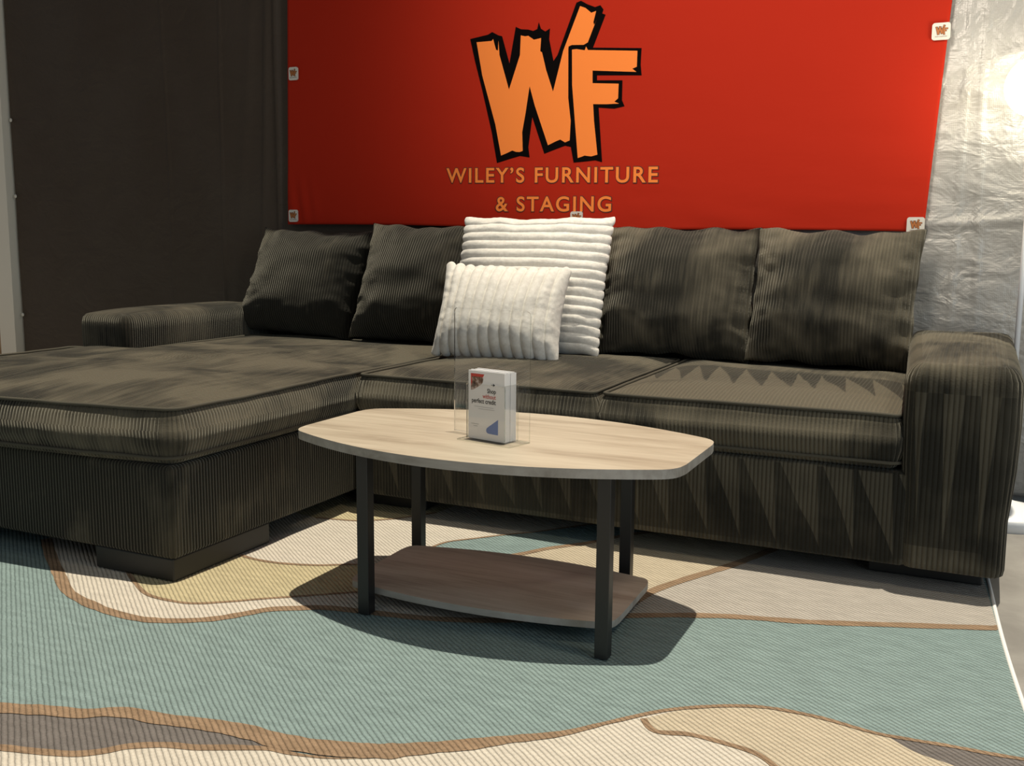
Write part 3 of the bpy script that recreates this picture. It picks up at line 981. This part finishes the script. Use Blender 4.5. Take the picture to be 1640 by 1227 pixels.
def board(name, pts, z0, z1, mt, me_, parent, rz=0.0):
    bm = bmesh.new()
    c, s = math.cos(rz), math.sin(rz)
    pts = [(x * c - y * s, x * s + y * c) for x, y in pts]
    lo = [bm.verts.new((x, y, z0)) for x, y in pts]; hi = [bm.verts.new((x, y, z1)) for x, y in pts]
    f = bm.faces.new(hi); f.material_index = 0
    f = bm.faces.new(lo[::-1]); f.material_index = 1
    n = len(pts)
    for i in range(n):
        f = bm.faces.new((lo[i], lo[(i + 1) % n], hi[(i + 1) % n], hi[i])); f.material_index = 1
    return bm_obj(name, bm, (mt, me_), parent)


TZ = 0.42
board('tabletop', boat(0.493, 0.168, 0.312), TZ - 0.021, TZ, M_TOP, M_EDGE, tab, math.radians(0.3))
board('shelf', boat(0.345, 0.155, 0.20, 0.03), 0.036, 0.052, M_SHELF, M_EDGE, tab, math.radians(2.0))
for x, y in ((0.545, -0.765), (0.437, -0.335), (1.145, -0.757), (1.043, -0.305)):
    lx, ly = x - 0.795, y + 0.545
    lg = box('leg', (lx - 0.015, ly - 0.015, 0.0), (lx + 0.015, ly + 0.015, TZ - 0.0205), M_BLACK, tab, 0.0015, math.radians(2))

# ------------------------------------------------------------------ leaflet holder
hr = math.radians(-13)
hol = empty('brochure_holder', (0.785, -0.585, TZ), hr)
tag(hol, 'clear acrylic brochure holder standing on the coffee table', 'brochure holder')


def acr(name, a, b, r=0.0):
    bm = bmesh.new()
    bmesh.ops.create_cube(bm, size=1)
    a, b = Vector(a), Vector(b); m = (a + b) / 2; d = b - a
    for v in bm.verts: v.co = Vector((v.co.x * d.x, v.co.y * d.y, v.co.z * d.z)) + m
    if r:
        ax = min(range(3), key=lambda i: d[i])
        es = [e for e in bm.edges if abs((e.verts[0].co - e.verts[1].co)[ax]) > 1e-6 and max(v.co.z for v in e.verts) > m.z]
        bmesh.ops.bevel(bm, geom=es, offset=r, segments=5, affect='EDGES', profile=0.5)
    ax = min(range(3), key=lambda i: d[i])
    bm.normal_update()
    for f in bm.faces: f.material_index = 0 if abs(f.normal[ax]) > 0.9 else 1
    return bm_obj(name, bm, (M_ACRYL, M_ACRYL_EDGE), hol)


# local frame: x along the panel, -y toward the viewer
acr('back_panel', (-0.115, 0.0, 0.003), (0.118, 0.0032, 0.307), 0.010)
acr('base_plate', (-0.04, -0.075, 0.0), (0.118, 0.0032, 0.003))
PX0, PX1, PY0 = -0.030, 0.086, -0.050
acr('pocket_front', (PX0, PY0 - 0.0025, 0.003), (PX1, PY0, 0.135), 0.004)
acr('pocket_side', (PX0, PY0 + 0.0002, 0.003), (PX0 + 0.0025, -0.0002, 0.137))
acr('pocket_side', (PX1 - 0.0025, PY0 + 0.0002, 0.003), (PX1, -0.0002, 0.137))

fold = []
nb = 6
bt = (abs(PY0) - 0.003) / nb
for i in range(nb):
    y0 = PY0 + 0.001 + i * bt
    hgt = 0.166 + (0.0015 * math.sin(i * 2.1))
    b = empty('brochure', (0, 0, 0), hr)
    b.location = hol.location
    x0, x1 = PX0 + 0.0035 + 0.0006 * (i % 2), PX1 - 0.0035 - 0.0007 * (i % 3)
    box('leaf', (x0, y0 + 0.0002, 0.0035), (x1, y0 + bt * 0.40, hgt), M_PAPER, b)
    box('leaf', (x0 + 0.0004, y0 + bt * 0.52, 0.0035), (x1 - 0.0005, y0 + bt * 0.92, hgt - 0.0006), M_PAPER, b)
    if i == 0:
        tag(b, 'front folded leaflet with black and red print standing in the clear holder', 'brochure', 'leaflets in the clear holder')
        yy = y0 - 0.0002
        flat_shape('red_corner', [[(-0.019, 0.159), (0.022, 0.159), (0.017, 0.150), (-0.008, 0.150), (-0.010, 0.135), (-0.019, 0.125)]], yy, M_REDINK, b, thick=0.0002)
        mp = mat('printed_picture', (0.2, 0.14, 0.1), 0.6)
        n = N(mp)
        n.l(n.ramp(n.noise(n.obj(), 95, 4, 0.6), [(0.36, (0.05, 0.028, 0.02)), (0.5, (0.22, 0.13, 0.085)), (0.62, (0.55, 0.46, 0.42))]), n.b.inputs['Base Color'])
        flat_shape('picture', [[(-0.016, 0.152), (0.016, 0.152), (0.019, 0.148), (0.017, 0.139), (0.010, 0.132), (-0.010, 0.121), (-0.0185, 0.119), (-0.019, 0.126), (-0.014, 0.139)]], yy - 0.0002, mp, b, thick=0.0002)
        flat_shape('arrow', [[(0.043, 0.1365), (0.050, 0.1365), (0.048, 0.140), (0.0545, 0.136), (0.048, 0.132), (0.050, 0.1355), (0.043, 0.1355)]], yy, M_INK, b, thick=0.0002)
        text_mesh('lettering', 'Shop', 0.031, 0.057, 0.1125, 0.1265, yy, M_INK, b, 0.02, 0.0002)
        text_mesh('lettering', 'without', 0.017, 0.057, 0.1025, 0.1130, yy, M_REDINK, b, 0.01, 0.0002)
        text_mesh('lettering', 'perfect credit', -0.016, 0.057, 0.0865, 0.101, yy, M_INK, b, 0.02, 0.0002)
        for P_ in [[(0.005, 0.0772), (0.053, 0.0772), (0.053, 0.0762), (0.005, 0.0762)], [(-0.008, 0.0820), (0.050, 0.0820), (0.050, 0.0810), (-0.008, 0.0810)],
                                   [(-0.018, 0.040), (0.006, 0.040), (0.006, 0.0385), (-0.018, 0.0385)], [(-0.010, 0.035), (0.002, 0.035), (0.002, 0.0338), (-0.010, 0.0338)]]:
            flat_shape('small_print', [P_], yy, M_GREYINK, b, thick=0.0002)
        flat_shape('blue_corner', [crom([(0.064, 0.056), (0.045, 0.043), (0.0315, 0.0335), (0.0285, 0.028), (0.0300, 0.0225), (0.037, 0.020), (0.064, 0.0195)], 3)], yy, M_BLUEINK, b, thick=0.0002)
    else:
        tag(b, 'plain white folded leaflet stacked behind the printed front one in the clear holder', 'brochure', 'leaflets in the clear holder')

# ------------------------------------------------------------------ floor lamp
LX, LYY = 1.944, 0.86
lam = empty('floor_lamp', (LX, LYY, FZ))
tag(lam, 'white globe floor lamp, lit, standing behind the right sofa arm', 'floor lamp')
lathe('base', [(0.150, 0), (0.150, 0.034), (0.146, 0.040), (0.06, 0.060), (0.018, 0.074)], M_WHITE, lam, 48)
lathe('pole', [(0.0085, 0.070), (0.0085, 1.295)], M_WHITE, lam, 16)
lathe('socket', [(0.012, 1.270), (0.030, 1.285), (0.030, 1.300), (0.02, 1.304)], M_WHITE, lam, 24)
R_G = 0.093
lathe('globe_shade', [(0.022, 1.2905)] + [(R_G * math.sin(a), 1.382 - R_G * 1.0 * math.cos(a)) for a in [0.24 + (PI - 0.26) * i / 24 for i in range(25)]], M_GLOW, lam, 36)
tube('power_cord', crom([(0.150, -0.03, 0.016), (0.168, -0.05, 0.012), (0.20, -0.07, 0.004), (0.26, -0.06, 0.004), (0.40, -0.02, 0.004), (0.7, 0.1, 0.004)], 8), 0.004, M_CORDBLACK, lam)
box('cord_grip', (0.140, -0.04, 0.008), (0.160, -0.02, 0.024), M_CORDBLACK, lam, 0.003)
